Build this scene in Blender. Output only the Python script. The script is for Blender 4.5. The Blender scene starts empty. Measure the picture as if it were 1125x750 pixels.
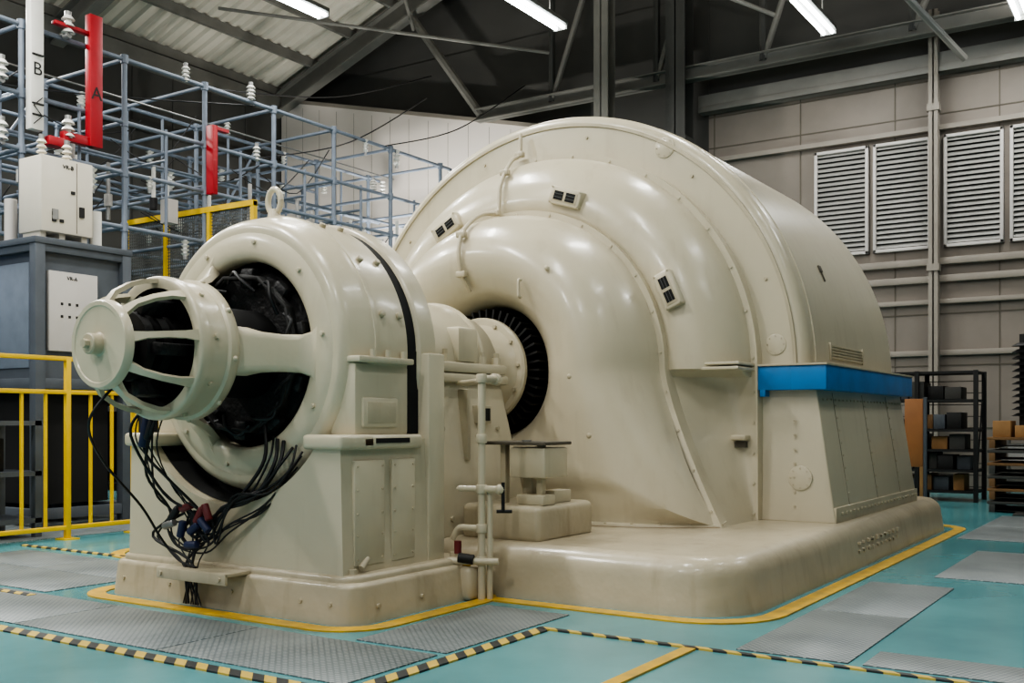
import bpy, bmesh, math, random
from mathutils import Vector, Matrix
random.seed(7)
S=bpy.context.scene
COL=S.collection
# ------------------------------------------------------------------ materials
def s2l(c):
    return tuple(((x/255)/12.92 if x/255<=0.04045 else (((x/255)+0.055)/1.055)**2.4) for x in c)+(1.0,)
def mat(name,rgb,rough=0.5,metal=0.0,var=0.08,scale=3.0,bump=0.0,bscale=20.0,coat=0.0,rgb2=None,spec=0.5,grime=0.0):
    m=bpy.data.materials.new(name); m.use_nodes=True
    nt=m.node_tree; N=nt.nodes; L=nt.links
    b=N['Principled BSDF']
    b.inputs['Roughness'].default_value=rough
    b.inputs['Metallic'].default_value=metal
    b.inputs['Coat Weight'].default_value=coat
    b.inputs['Specular IOR Level'].default_value=spec
    b.inputs['Coat Roughness'].default_value=0.14
    tc=N.new('ShaderNodeTexCoord')
    nz=N.new('ShaderNodeTexNoise'); nz.inputs['Scale'].default_value=scale; nz.inputs['Detail'].default_value=6
    L.new(tc.outputs['Object'],nz.inputs['Vector'])
    r=N.new('ShaderNodeValToRGB')
    c=s2l(rgb)
    c2=s2l(rgb2) if rgb2 else tuple(max(0,x*(1-2.2*var)) for x in c[:3])+(1,)
    r.color_ramp.elements[0].position=0.3; r.color_ramp.elements[1].position=0.62
    r.color_ramp.elements[0].color=c2; r.color_ramp.elements[1].color=c
    L.new(nz.outputs['Fac'],r.inputs['Fac'])
    out=r.outputs['Color']
    if grime>0:   # settled dirt: stained patches and drips stretched vertically
        mp=N.new('ShaderNodeMapping'); mp.inputs['Scale'].default_value=(9,9,1.6); L.new(tc.outputs['Object'],mp.inputs['Vector'])
        n3=N.new('ShaderNodeTexNoise'); n3.inputs['Scale'].default_value=1.0; n3.inputs['Detail'].default_value=8; L.new(mp.outputs[0],n3.inputs['Vector'])
        r3=N.new('ShaderNodeValToRGB'); r3.color_ramp.elements[0].position=.55; r3.color_ramp.elements[1].position=.80
        r3.color_ramp.elements[0].color=(0,0,0,1); r3.color_ramp.elements[1].color=(grime,grime,grime,1)
        L.new(n3.outputs['Fac'],r3.inputs['Fac'])
        mx=N.new('ShaderNodeMix'); mx.data_type='RGBA'; L.new(r3.outputs['Color'],mx.inputs[0]); L.new(out,mx.inputs[6]); mx.inputs[7].default_value=s2l((120,98,62))
        out=mx.outputs[2]
    L.new(out,b.inputs['Base Color'])
    if bump>0:
        n2=N.new('ShaderNodeTexNoise'); n2.inputs['Scale'].default_value=bscale; n2.inputs['Detail'].default_value=3
        L.new(tc.outputs['Object'],n2.inputs['Vector'])
        bp=N.new('ShaderNodeBump'); bp.inputs['Strength'].default_value=bump; bp.inputs['Distance'].default_value=0.02
        L.new(n2.outputs['Fac'],bp.inputs['Height']); L.new(bp.outputs['Normal'],b.inputs['Normal'])
    return m
def emis(name,rgb,st):
    m=bpy.data.materials.new(name); m.use_nodes=True
    b=m.node_tree.nodes['Principled BSDF']; b.inputs['Emission Color'].default_value=s2l(rgb); b.inputs['Emission Strength'].default_value=st
    return m
PAINT=mat('machine_cream_paint',(199,190,166),0.31,0,0.03,1.6,0.14,8,0.32,grime=.18)
PAINT2=mat('machine_cream_paint_worn',(187,177,152),0.42,0,0.07,4,0.2,14,0.12,grime=.3)
BASEP=mat('base_cream_paint',(188,177,152),0.34,0,0.07,3,0.5,6,0.3,grime=.45)
BLACK=mat('black_iron',(16,16,17),0.6,0,0.1,8)
COIL=mat('dark_windings',(22,22,24),0.55,0,0.2,14,0.5,30)
RUB=mat('cable_rubber',(20,21,24),0.5)
SEAM=mat('seam_dark',(88,82,70),0.6)  # dark tone for joints, slots and the gauge stand plate
SEAM2=mat('seam_light',(140,132,112),0.6)
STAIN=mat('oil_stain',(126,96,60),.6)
STEEL=mat('galvanised_steel',(150,150,148),0.4,0.6,0.1,8)
BLUE=mat('blue_paint',(24,120,188),0.4,0,0.1,5)
SCAF=mat('frame_blue_grey',(112,122,136),0.5,0,0.08,6)
CAB=mat('cabinet_slate',(78,84,92),0.5,0,0.08,5)
CABL=mat('cabinet_light',(190,186,182),0.45,0,0.03,3)
CREAMBOX=mat('box_cream',(208,202,188),0.45,0,0.03,3)
YEL=mat('yellow_paint',(222,184,24),0.45,0,0.06,6)
RED=mat('red_paint',(160,18,32),0.45,0,0.05,6)
WHITE=mat('porcelain_white',(215,214,208),0.25,0,0.02,6)
INK=mat('ink_black',(14,14,14),0.6)
BLUEC=mat('blue_plastic',(28,70,170),0.4)
REDC=mat('red_plastic',(110,34,38),0.5)
NAVY=mat('navy_plastic',(30,40,78),0.5)
WOOD=mat('wood',(130,96,60),0.6,0,0.15,8)
CARD=mat('cardboard',(160,120,76),0.7,0,0.1,6)
ORNG=mat('orange_board',(158,104,60),0.6)
ROOFM=mat('roof_deck_paint',(200,194,180),0.6,0,0.06,2)
STRUCT=mat('roof_steel',(118,116,110),0.55,0,0.08,3)
STRUCTD=mat('roof_steel_dark',(66,66,63),0.6,0,0.08,3)
WALLM=mat('wall_panel_grey',(124,116,107),0.6,0,0.09,1.2,0.1,5)
WALLD=mat('wall_shade_dark',(70,69,66),0.65,0,0.08,1.2)  # wall grey with shade painted in, for the dim parts of the hall
WALLL=mat('wall_panel_light',(216,208,200),0.6,0,0.03,0.8)
TRIM=mat('trim_grey',(138,131,121),0.55,0,0.06,3)
LOUV=mat('louvre_grey',(150,149,145),0.45,0.1,0.06,3)
DARKV=mat('deep_dark',(10,10,11),0.8)
MESHM=mat('mesh_grey',(90,92,90),0.5)
TEAL=mat('floor_teal_epoxy',(92,150,154),0.24,0,0.12,1.3,0.06,4,0.12,rgb2=(74,128,134))
YLINE=mat('floor_yellow_line',(208,166,44),0.45,0,0.1,9,rgb2=(168,138,62))
def mth(N,L,op,a,bb=None):
    n=N.new('ShaderNodeMath'); n.operation=op
    for i,v in enumerate((a,bb)):
        if v is None: continue
        if isinstance(v,(int,float)): n.inputs[i].default_value=v
        else: L.new(v,n.inputs[i])
    return n.outputs[0]
def checker():
    m=mat('checker_plate_grey',(118,126,128),0.42,0.25,0.1,2.5,rgb2=(88,98,102))
    nt=m.node_tree;N=nt.nodes;L=nt.links;b=N['Principled BSDF']
    tc=N.new('ShaderNodeTexCoord'); sx=N.new('ShaderNodeSeparateXYZ'); L.new(tc.outputs['Object'],sx.inputs[0])
    u=mth(N,L,'ADD',sx.outputs[0],sx.outputs[1]); v=mth(N,L,'SUBTRACT',sx.outputs[0],sx.outputs[1])
    k=math.pi/0.036
    s1=mth(N,L,'SINE',mth(N,L,'MULTIPLY',u,k)); s2=mth(N,L,'SINE',mth(N,L,'MULTIPLY',v,k*2))
    p=mth(N,L,'MULTIPLY',s1,s2); p=mth(N,L,'GREATER_THAN',p,0.4)
    bp=N.new('ShaderNodeBump'); bp.inputs['Strength'].default_value=1.0; bp.inputs['Distance'].default_value=0.006
    L.new(p,bp.inputs['Height']); L.new(bp.outputs['Normal'],b.inputs['Normal'])
    old=b.inputs['Base Color'].links[0].from_socket
    mx=N.new('ShaderNodeMix'); mx.data_type='RGBA'
    L.new(p,mx.inputs[0]); L.new(old,mx.inputs[6]); mx.inputs[7].default_value=s2l((158,163,162))
    L.new(mx.outputs[2],b.inputs['Base Color'])
    return m
CHK=checker()
def hazard():
    m=mat('hazard_tape',(214,176,42),0.5)
    nt=m.node_tree;N=nt.nodes;L=nt.links;b=N['Principled BSDF']
    tc=N.new('ShaderNodeTexCoord'); sx=N.new('ShaderNodeSeparateXYZ'); L.new(tc.outputs['Object'],sx.inputs[0])
    g=mth(N,L,'GREATER_THAN',mth(N,L,'FRACT',mth(N,L,'MULTIPLY',mth(N,L,'ADD',sx.outputs[0],sx.outputs[1]),1/0.13)),0.5)
    mx=N.new('ShaderNodeMix');mx.data_type='RGBA';L.new(g,mx.inputs[0])
    mx.inputs[6].default_value=s2l((196,168,78));mx.inputs[7].default_value=s2l((46,48,48))
    L.new(mx.outputs[2],b.inputs['Base Color'])
    return m
HAZ=hazard()
# ------------------------------------------------------------------ builder
class B:
    def __init__(s,name): s.name=name; s.bm=bmesh.new(); s.mats=[]
    def mi(s,m):
        if m not in s.mats: s.mats.append(m)
        return s.mats.index(m)
    def app(s,t,m,M=None):
        if M is not None: bmesh.ops.transform(t,matrix=M,verts=t.verts)
        i=s.mi(m)
        for f in t.faces: f.material_index=i
        me=bpy.data.meshes.new('t'); t.to_mesh(me); t.free(); s.bm.from_mesh(me); bpy.data.meshes.remove(me)
    def box(s,x0,x1,y0,y1,z0,z1,m,bev=0.0,M=None,seg=2):
        if x0>x1: x0,x1=x1,x0
        t=bmesh.new(); bmesh.ops.create_cube(t,size=1)
        for v in t.verts:
            v.co=Vector(((x0+x1)/2+v.co.x*(x1-x0),(y0+y1)/2+v.co.y*(y1-y0),(z0+z1)/2+v.co.z*(z1-z0)))
        if bev>0: bmesh.ops.bevel(t,geom=t.edges[:],offset=bev,segments=seg,affect='EDGES',profile=0.5)
        s.app(t,m,M)
    def hexa(s,pts,m,bev=0):
        t=bmesh.new(); v=[t.verts.new(p) for p in pts]
        for f in ((0,3,2,1),(4,5,6,7),(0,1,5,4),(1,2,6,5),(2,3,7,6),(3,0,4,7)): t.faces.new([v[i] for i in f])
        bmesh.ops.recalc_face_normals(t,faces=t.faces)
        if bev>0: bmesh.ops.bevel(t,geom=t.edges[:],offset=bev,segments=3,affect='EDGES',profile=0.5)
        s.app(t,m)
    def cyl(s,p0,p1,r,m,r2=None,seg=20,bev=0):
        p0=Vector(p0);p1=Vector(p1);d=p1-p0;h=d.length
        t=bmesh.new(); bmesh.ops.create_cone(t,cap_ends=True,segments=seg,radius1=r,radius2=r if r2 is None else r2,depth=h)
        if bev>0:
            es=[e for e in t.edges if abs(e.verts[0].co.z-e.verts[1].co.z)<1e-6]
            bmesh.ops.bevel(t,geom=es,offset=bev,segments=2,affect='EDGES',profile=0.5)
        M=Matrix.Translation((p0+p1)/2)@d.to_track_quat('Z','Y').to_matrix().to_4x4()
        s.app(t,m,M)
    def sph(s,c,r,m,sc=(1,1,1),seg=16):
        t=bmesh.new(); bmesh.ops.create_uvsphere(t,u_segments=seg,v_segments=seg//2,radius=r)
        s.app(t,m,Matrix.Translation(c)@Matrix.Diagonal((*sc,1)))
    def grid(s,rows,m,closed=False,ring=False):
        t=bmesh.new(); V=[[t.verts.new(p) for p in r] for r in rows]
        n=len(rows[0]); R=len(rows)
        for i in range(R if ring else R-1):
            for j in range(n if closed else n-1):
                q=[V[i][j],V[i][(j+1)%n],V[(i+1)%R][(j+1)%n],V[(i+1)%R][j]]
                try: t.faces.new(q)
                except: pass
        bmesh.ops.remove_doubles(t,verts=t.verts,dist=1e-5)
        bmesh.ops.recalc_face_normals(t,faces=t.faces)
        s.app(t,m)
    def rev(s,prof,m,cx=0,cz=1.362,seg=96,a0=0,a1=2*math.pi):
        full=abs(a1-a0-2*math.pi)<1e-6
        n=seg if full else seg+1
        rows=[[(cx+r*math.cos(a0+(a1-a0)*j/seg),y,cz+r*math.sin(a0+(a1-a0)*j/seg)) for j in range(n)] for r,y in prof]
        s.grid(rows,m,closed=full)
    def tube(s,pts,r,m,seg=10,smooth=0):
        P=[Vector(p) for p in pts]
        if smooth:
            Q=[]
            for i in range(len(P)-1):
                a=P[max(i-1,0)];b=P[i];c=P[i+1];d=P[min(i+2,len(P)-1)]
                for k in range(smooth):
                    t=k/smooth
                    Q.append(0.5*((2*b)+(-a+c)*t+(2*a-5*b+4*c-d)*t*t+(-a+3*b-3*c+d)*t**3))
            Q.append(P[-1]); P=Q
        rows=[];nrm=None
        for i,p in enumerate(P):
            d=(P[min(i+1,len(P)-1)]-P[max(i-1,0)]).normalized()
            if nrm is None:
                nrm=d.orthogonal().normalized()
            nrm=(nrm-d*nrm.dot(d)).normalized(); bn=d.cross(nrm)
            rows.append([tuple(p+r*(math.cos(2*math.pi*k/seg)*nrm+math.sin(2*math.pi*k/seg)*bn)) for k in range(seg)])
        s.grid(rows,m,closed=True)
        for q in (rows[0],rows[-1]):
            t=bmesh.new(); t.faces.new([t.verts.new(x) for x in q]); s.app(t,m)
    def pipe(s,pts,r,m,rad=0.05,seg=12):
        P=[Vector(p) for p in pts];Q=[P[0]]
        for i in range(1,len(P)-1):
            a=(P[i-1]-P[i]);b=(P[i+1]-P[i]);k=min(rad,a.length/2,b.length/2)
            p1=P[i]+a.normalized()*k;p2=P[i]+b.normalized()*k
            for j in range(6):
                t=j/5; Q.append((1-t)**2*p1+2*t*(1-t)*P[i]+t*t*p2)
        Q.append(P[-1]); s.tube(Q,r,m,seg)
    def poly(s,pts,y0,y1,m):
        t=bmesh.new(); f=t.faces.new([t.verts.new((x,y0,z)) for x,z in pts])
        r=bmesh.ops.extrude_face_region(t,geom=[f])
        for v in r['geom']:
            if isinstance(v,bmesh.types.BMVert): v.co.y=y1
        bmesh.ops.recalc_face_normals(t,faces=t.faces); bmesh.ops.triangulate(t,faces=[f for f in t.faces if len(f.verts)>4])
        s.app(t,m)
    def bolt(s,p,d,m,r=0.014,h=0.016,seg=6):
        p=Vector(p);d=Vector(d).normalized(); s.cyl(p-d*0.003,p+d*h,r,m,seg=seg)
    def text(s,txt,loc,right,up,size,m,depth=0.002):
        cu=bpy.data.curves.new('tx','FONT'); cu.body=txt; cu.size=size; cu.align_x='CENTER'; cu.align_y='CENTER'; cu.extrude=depth
        ob=bpy.data.objects.new('tx',cu); COL.objects.link(ob)
        bpy.context.view_layer.update()
        me=bpy.data.meshes.new_from_object(ob.evaluated_get(bpy.context.evaluated_depsgraph_get()))
        R=Vector(right);U=Vector(up);Nn=R.cross(U)
        M=Matrix(((R.x,U.x,Nn.x,loc[0]),(R.y,U.y,Nn.y,loc[1]),(R.z,U.z,Nn.z,loc[2]),(0,0,0,1)))
        t=bmesh.new(); t.from_mesh(me); bpy.data.meshes.remove(me); bpy.data.objects.remove(ob); bpy.data.curves.remove(cu)
        s.app(t,m,M)
    def done(s,ang=35,parent=None):
        for f in s.bm.faces: f.smooth=True
        ca=math.radians(ang)
        for e in s.bm.edges:
            e.smooth = not (len(e.link_faces)==2 and e.calc_face_angle(0)>ca)
        me=bpy.data.meshes.new(s.name); s.bm.to_mesh(me); s.bm.free()
        for m in s.mats: me.materials.append(m)
        o=bpy.data.objects.new(s.name,me); COL.objects.link(o)
        if parent: o.parent=parent
        return o
def cat(pts,n):
    Q=[]
    for i in range(len(pts)-1):
        a=pts[max(i-1,0)];b=pts[i];c=pts[i+1];d=pts[min(i+2,len(pts)-1)]
        for k in range(n):
            t=k/n
            Q.append(tuple(0.5*(2*b[j]+(-a[j]+c[j])*t+(2*a[j]-5*b[j]+4*c[j]-d[j])*t*t+(-a[j]+3*b[j]-3*c[j]+d[j])*t**3) for j in range(len(b))))
    Q.append(pts[-1]); return Q
AZ=1.362
def empty(name,loc=(0,0,0)):
    e=bpy.data.objects.new(name,None); COL.objects.link(e); e.empty_display_size=0.2; return e
# ================================================================== GENERATOR
gen=empty('turbine_generator')
ZB=0.29-AZ
def arch(rt,rb,bow=1.3,nu=64,ns=20,nb=24,zb=ZB):
    P=[]
    for i in range(ns):
        s=1-i/ns; P.append((rt+(rb-rt)*s**bow, zb*s))
    for i in range(nu+1):
        a=math.pi*i/nu; P.append((rt*math.cos(a),rt*math.sin(a)))
    for i in range(1,ns+1):
        s=i/ns; P.append((-(rt+(rb-rt)*s**bow), zb*s))
    for i in range(1,nb):
        P.append((-rb+2*rb*i/nb,zb))
    return P
def circ(r,nu=64,ns=20,nb=24):
    P=[];A=math.radians(50)
    for i in range(ns): s=1-i/ns; P.append((r*math.cos(-A*s),r*math.sin(-A*s)))
    for i in range(nu+1): a=math.pi*i/nu; P.append((r*math.cos(a),r*math.sin(a)))
    for i in range(1,ns+1): s=i/ns; a=math.pi+A*s; P.append((r*math.cos(a),r*math.sin(a)))
    for i in range(1,nb): a=math.pi+A+(math.pi-2*A)*i/nb; P.append((r*math.cos(a),r*math.sin(a)))
    return P
CA=arch(1.20,1.72); TH=circ(0.48); BA=arch(1.73,1.735,1.0)
def ff(z): return max(0,min(1,-z/1.07))
def cy(y,x,z,q):
    f=ff(z)**1.3
    tgt=6.12+0.38*min(1,abs(x)/1.72)**4*max(0,(q-0.4)/0.6)**2
    return y+(min(y,tgt)-y)*f if q>0.35 else y
g=B('inner_cowl')
prof=cat([(0.48,7.0),(0.48,6.7),(0.48,6.42),(0.51,6.30),(0.60,6.18),(0.74,6.10),(0.88,6.10),(1.02,6.19),(1.12,6.34),(1.18,6.52),(1.20,6.72)],6)
rows=[]
for r,y in prof:
    q=max(0,(r-0.48)/(1.20-0.48)); row=[]
    for (a,b),(c,d) in zip(TH,CA):
        x=a+(c-a)*q; z=b+(d-b)*q
        row.append((x,cy(y,x,z,q),AZ+z))
    rows.append(row)
g.grid(rows,PAINT,closed=True)
no=len(CA)-23
def strip(b,rt,rb,w,y0,y1,fs,m,bow=1.3):
    R=[]
    for (dr,y) in ((0,y1),(0,y0),(w,y0),(w,y1)):
        A=arch(rt+dr,rb+dr,bow)[:no]
        R.append([(x,y-fs*ff(z)**1.3,AZ+z) for x,z in A])
    b.grid(R,m)
    return arch(rt+w*0.5,rb+w*0.5,bow)[:no]
P=strip(g,1.19,1.705,0.05,6.665,6.80,0.22,PAINT)
for i in range(2,len(P)-1,5):
    x,z=P[i]; g.bolt((x,6.665-0.22*ff(z)**1.3,AZ+z),(0,-1,0),PAINT,0.010,0.010)
ft=[(x,6.12+.38*min(1,abs(x)/1.72)**4) for x in [-1.74+3.48*i/60 for i in range(61)]]
g.grid([[(x,y+.05,.33) for x,y in ft],[(x,y-.005,.318) for x,y in ft],[(x,y-.045,.31) for x,y in ft],[(x,y-.05,.285) for x,y in ft]],PAINT)
for i in range(0,61,3):
    x,y=ft[i]; g.bolt((x,y-.025,.312),(0,0,1),PAINT2,0.010,0.008)
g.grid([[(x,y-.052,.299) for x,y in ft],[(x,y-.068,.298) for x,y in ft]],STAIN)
g.pipe([(0.42,6.075,1.98),(0.42,6.045,1.98),(0.42,6.045,1.86),(0.42,6.07,1.86)],0.011,PAINT,0.02)
for (x,z) in ((0.80,1.30),(0.95,0.9),(0.62,2.05)):
    g.sph((x,6.095,z),0.02,PAINT2,(1,.6,1))
g.done(50,gen)
g=B('middle_cowl')
prof=cat([(0,6.76),(0.12,6.72),(0.30,6.72),(0.52,6.76),(0.72,6.84),(0.88,6.95),(0.96,7.05),(1.0,7.20)],6)
rows=[]
for q,y in prof:
    row=[]
    for j in range(no):
        a,b=CA[j];c,d=BA[j]; x=a+(c-a)*q; z=b+(d-b)*q; f=ff(z)
        low=max(0,min(1,(-z-.0)/.06))
        lowy=6.74+.34*math.sin(min(1,q*1.25)*math.pi/2)
        yy=y+(max(y,lowy)-y)*low
        row.append((x,yy-0.20*f**1.3*(1-q)**2,AZ+z))
    rows.append(row)
g.grid(rows,PAINT)
P=strip(g,1.70,1.705,0.06,7.08,7.22,0,PAINT,1.0)
for i in range(1,len(P)-1,4):
    x,z=P[i]; g.bolt((x,7.08,AZ+z),(0,-1,0),PAINT,0.011,0.010)
for sx in (1,-1):
    g.box(sx*1.27,sx*1.74,6.76,7.12,AZ-0.01,AZ+0.012,PAINT,0.005)
    g.box(sx*1.27,sx*1.74,6.77,7.12,AZ+0.025,AZ+0.045,PAINT,0.005)
    for k in range(6): g.bolt((sx*(1.32+.075*k),6.79,AZ+.045),(0,0,1),PAINT2,.009,.01)
    g.box(sx*1.60,sx*1.71,6.98,7.2,0.86,0.90,PAINT2,0.01)
    g.box(sx*1.61,sx*1.69,7.03,7.08,0.81,0.85,SEAM)
for ang in (24,72,120,168):
    a=math.radians(ang); c=Vector((1.37*math.cos(a),6.70,AZ+1.37*math.sin(a)))
    T=Vector((-math.sin(a),0,math.cos(a)));R=Vector((math.cos(a),0,math.sin(a)))
    M=Matrix(((T.x,0,R.x,c.x),(0,1,0,c.y),(T.z,0,R.z,c.z),(0,0,0,1)))
    g.box(-.135,.135,-.03,.05,-.066,.066,PAINT,0.01,M)
    g.box(-.110,.110,-.034,.0,-.044,.044,PAINT2,0.003,M)
    for k in (-1,1):
        g.box(k*.052-.040,k*.052+.040,-.037,.0,-.033,.033,DARKV,0,M)
        for zz in (-.012,.012): g.box(k*.052-.040,k*.052+.040,-.040,.0,zz-.0015,zz+.0015,MESHM,0,M)
    for k in (-1,1):
        for l in (-1,1): g.bolt(M@Vector((k*.122,-.03,l*.055)),(0,-1,0),PAINT2,0.007,0.008)
a=math.radians(97); cd=[(1.98,7.10),(1.80,7.05),(1.73,6.93),(1.60,6.80),(1.45,6.70),(1.30,6.66),(1.24,6.60),(1.20,6.42),(1.12,6.26),(1.0,6.12),(0.86,6.06),(0.7,6.07),(0.58,6.15)]
g.tube([(r*math.cos(a),y,AZ+r*math.sin(a)) for r,y in cd],0.016,PAINT2,10,4)
for r,y in (cd[3],cd[6],cd[9],cd[11],cd[1]):
    c=(r*math.cos(a),y,AZ+r*math.sin(a)); g.box(c[0]-.04,c[0]+.04,c[1]-.022,c[1]+.022,c[2]-.022,c[2]+.022,PAINT2,0.008)
g.done(50,gen)
g=B('stator_shell')
RA=2.085
pr=[(1.70,7.18),(1.95,7.18)]+cat([(1.98,7.18),(2.03,7.185),(2.065,7.21),(2.083,7.25),(RA,7.30)],4)+[(RA,8.4),(RA,9.58)]+cat([(RA,9.60),(2.07,9.65),(2.0,9.68)],3)+[(0.9,9.75),(0.0,9.75)]
g.rev(pr,PAINT,seg=128,a0=-0.05,a1=math.pi+0.05)
g.rev([(1.985,7.176),(1.988,7.165),(2.012,7.165),(2.015,7.176)],PAINT2,seg=128,a0=0,a1=math.pi)
g.rev([(RA,7.36),(RA+.008,7.362),(RA+.008,7.380),(RA,7.382)],PAINT,seg=128,a0=0,a1=math.pi)
for sx in (1,-1):
    pts=[(sx*0.3,7.16,.29),(sx*2.29,7.16,.29),(sx*2.29,9.66,.29),(sx*0.3,9.66,.29),(sx*0.3,7.20,1.38),(sx*2.12,7.20,1.38),(sx*2.12,9.66,1.38),(sx*0.3,9.66,1.38)]
    g.hexa(pts,PAINT,0.012)
    def SX(z): return 2.29-(z-.29)/(1.09)*0.17
    x0=SX(.40); g.box(sx*(x0-.01),sx*(x0+.018),7.17,9.66,.29,.40,PAINT2,0.004)
    for y in [7.3+i*.1 for i in range(24)]:
        g.bolt((sx*(SX(.36)+.012),y,.355),(sx,0,.1),PAINT2,0.011,0.012)
        g.bolt((sx*(SX(1.15)),y,1.15),(sx,0,.1),PAINT2,0.008,0.008)
    for y in (7.55,8.35,9.1,):
        t=[(sx*SX(.4),y-.002,.4),(sx*(SX(.4)+.003),y-.002,.4),(sx*(SX(.4)+.003),y+.004,.4),(sx*SX(.4),y+.004,.4),(sx*SX(1.2),y-.002,1.2),(sx*(SX(1.2)+.003),y-.002,1.2),(sx*(SX(1.2)+.003),y+.004,1.2),(sx*SX(1.2),y+.004,1.2)]
        g.hexa(t,SEAM2)
        for k in range(8): z=.48+k*.09; g.bolt((sx*SX(z),y+.035,z),(sx,0,.1),PAINT2,.007,.006)
    g.box(sx*1.99,sx*2.24,7.10,9.70,1.215,1.385,BLUE,0.006)
    g.box(sx*1.745,sx*2.0,7.10,7.24,1.215,1.385,BLUE,0.006)
    g.box(sx*1.73,sx*2.25,7.085,9.705,1.384,1.398,PAINT2,0.003)
    g.box(sx*1.77,sx*1.81,7.10,7.2,1.17,1.22,BLUE,0.003)
    for k in range(5):
        z=1.47+k*.022; r=math.sqrt(RA**2-(z-AZ)**2)
        g.box(sx*(r-.01),sx*(r+.012),7.75,8.6,z-.007,z+.007,PAINT2,0.002)
    for y in (7.73,8.62): g.box(sx*2.06,sx*2.095,y-.012,y+.012,1.45,1.58,PAINT2,0.002)
for (x,y,z,r) in ((1.86,7.18,1.54,.075),(2.04,7.165,.60,.085),(1.0,7.18,3.06,.08)):
    g.cyl((x,y+.01,z),(x,y-.008,z),r,PAINT,seg=32,bev=.003)
    for k in range(8):
        a=k*math.pi/4; g.bolt((x+.8*r*math.cos(a),y-.006,z+.8*r*math.sin(a)),(0,-1,0),PAINT2,.006,.006)
a=math.radians(22); c=Vector((RA*math.cos(a),8.0,AZ+RA*math.sin(a)))
M=Matrix.Translation(c)@Matrix.Rotation(-a,4,'Y')
g.box(-.01,.01,-.008,.008,-.08,.05,SEAM,0.003,M); g.box(-.01,.012,-.03,.03,.0,.055,SEAM,0.004,M)
for ang in (20,50,80,110,140):
    a=math.radians(ang); c=Vector((1.9*math.cos(a),7.18,AZ+1.9*math.sin(a)))
    g.bolt(c,(0,-1,0),PAINT2,.013,.012)
for k in range(7):
    g.bolt((2.0,7.165,.40+.1*k),(0,-1,0),PAINT2,.009,.008)
g.done(40,gen)
g=B('fan_and_seal')
g.rev([(0.0,6.62),(0.46,6.62),(0.47,6.55)],BLACK)
for k in range(44):
    a=2*math.pi*k/44
    M=Matrix.Translation((0,0,AZ))@Matrix.Rotation(-a,4,'Y')
    g.box(0.33,0.455,6.26,6.58,-.008,.008,BLACK,0.0,M)
g.rev([(0.30,6.60),(0.36,6.30),(0.36,6.24),(0.30,6.22)],BLACK)
g.rev([(0.0,6.17),(0.37,6.17),(0.385,6.185),(0.385,6.215),(0.37,6.23),(0.0,6.23)],PAINT)
for k in range(12):
    a=2*math.pi*k/12+.1; g.bolt((.34*math.cos(a),6.17,AZ+.34*math.sin(a)),(0,-1,0),PAINT2,.014,.018)
g.rev([(0.25,5.9),(0.27,6.1),(0.33,6.17)],PAINT)
g.done(40,gen)
g=B('bearing_pedestal')
g.hexa([(-.56,4.92,.28),(.56,4.92,.28),(.56,6.0,.28),(-.56,6.0,.28),(-.43,4.95,1.26),(.43,4.95,1.26),(.43,5.82,1.26),(-.43,5.82,1.26)],PAINT,0.03)
g.box(-.47,.47,4.93,5.85,1.24,1.30,PAINT,0.015)
g.box(-.47,.47,4.94,5.83,1.305,1.37,PAINT,0.015)
g.rev([(0.0,4.91),(0.36,4.91),(0.38,4.92),(0.38,4.99),(0.42,5.02),(0.42,5.62),(0.39,5.68),(0.37,5.72),(0.37,5.85),(0.33,5.92),(0.25,5.96),(0.25,6.18)],PAINT,seg=72)
for x in (-.42,.42):
    for y in (5.0,5.2,5.6,5.77): 
        g.cyl((x,y,1.36),(x,y,1.42),.03,PAINT,seg=6); g.cyl((x,y,1.42),(x,y,1.45),.018,PAINT2,seg=10)
for sx in (-1,1): g.box(sx*.2,sx*.455,5.30,5.52,1.37,1.60,PAINT,0.03)
for y in (5.06,5.6): g.rev([(.42,y-.02),(.435,y-.015),(.435,y+.015),(.42,y+.02)],PAINT)
g.box(.44,.52,5.3,5.34,.75,1.2,PAINT2,0.01)
for z in (.4,.95): 
    for y in (5.1,5.7): g.bolt((.56-(z-.28)*.13,y,z),(1,0,0),PAINT2,.015,.015)
g.box(.44,.50,5.45,5.60,.98,1.1,PAINT2,.008)
g.box(.485,.503,5.47,5.58,1.0,1.08,DARKV)
g.done(35,gen)
g=B('generator_plinth')
def outl(x0,x1,y0,y1,R,ins,out):
    P=[]
    for cx,cyy,a0 in ((x1-R,y0+R,-90),(x1-R,y1-R,0),(x0+R,y1-R,90),(x0+R,y0+R,180)):
        for k in range(9):
            a=math.radians(a0+90*k/8); rr=R-ins+out
            P.append((cx+rr*math.cos(a),cyy+rr*math.sin(a)))
    return P
def rbase(b,x0,x1,y0,y1,z0,z1,m,R=0.25,er=0.09,flare=0.03):
    rows=[[(x,y,z0) for x,y in outl(x0,x1,y0,y1,R,0,flare)]]
    for k in range(0,7):
        a=math.radians(90*k/6); rows.append([(x,y,z1-er+er*math.sin(a)) for x,y in outl(x0,x1,y0,y1,R,er*(1-math.cos(a)),0)])
    b.grid(rows,m,closed=True)
    t=bmesh.new(); t.faces.new([t.verts.new(p) for p in rows[-1]]); b.app(t,m)
rbase(g,-2.42,2.42,4.93,10.35,0.0,0.295,BASEP,0.36,0.12,0.03)
random.seed(4)
for i in range(10):
    for k in range(2):
        h=.02+.016*random.random(); y=7.2+i*.12+random.random()*.02; z=.11+k*.055
        g.box(2.42,2.442,y,y+.012,z-h/2,z+h/2,BASEP,.003)
        g.box(2.42,2.440,y,y+random.uniform(.03,.07),z-.004+random.uniform(-.01,.01),z+.004,BASEP,.0015)
g.done(45,gen)
g=B('oil_gauge_stand')
g.box(.60,1.16,5.12,5.78,.28,.50,BASEP,0.04,seg=4)
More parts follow.
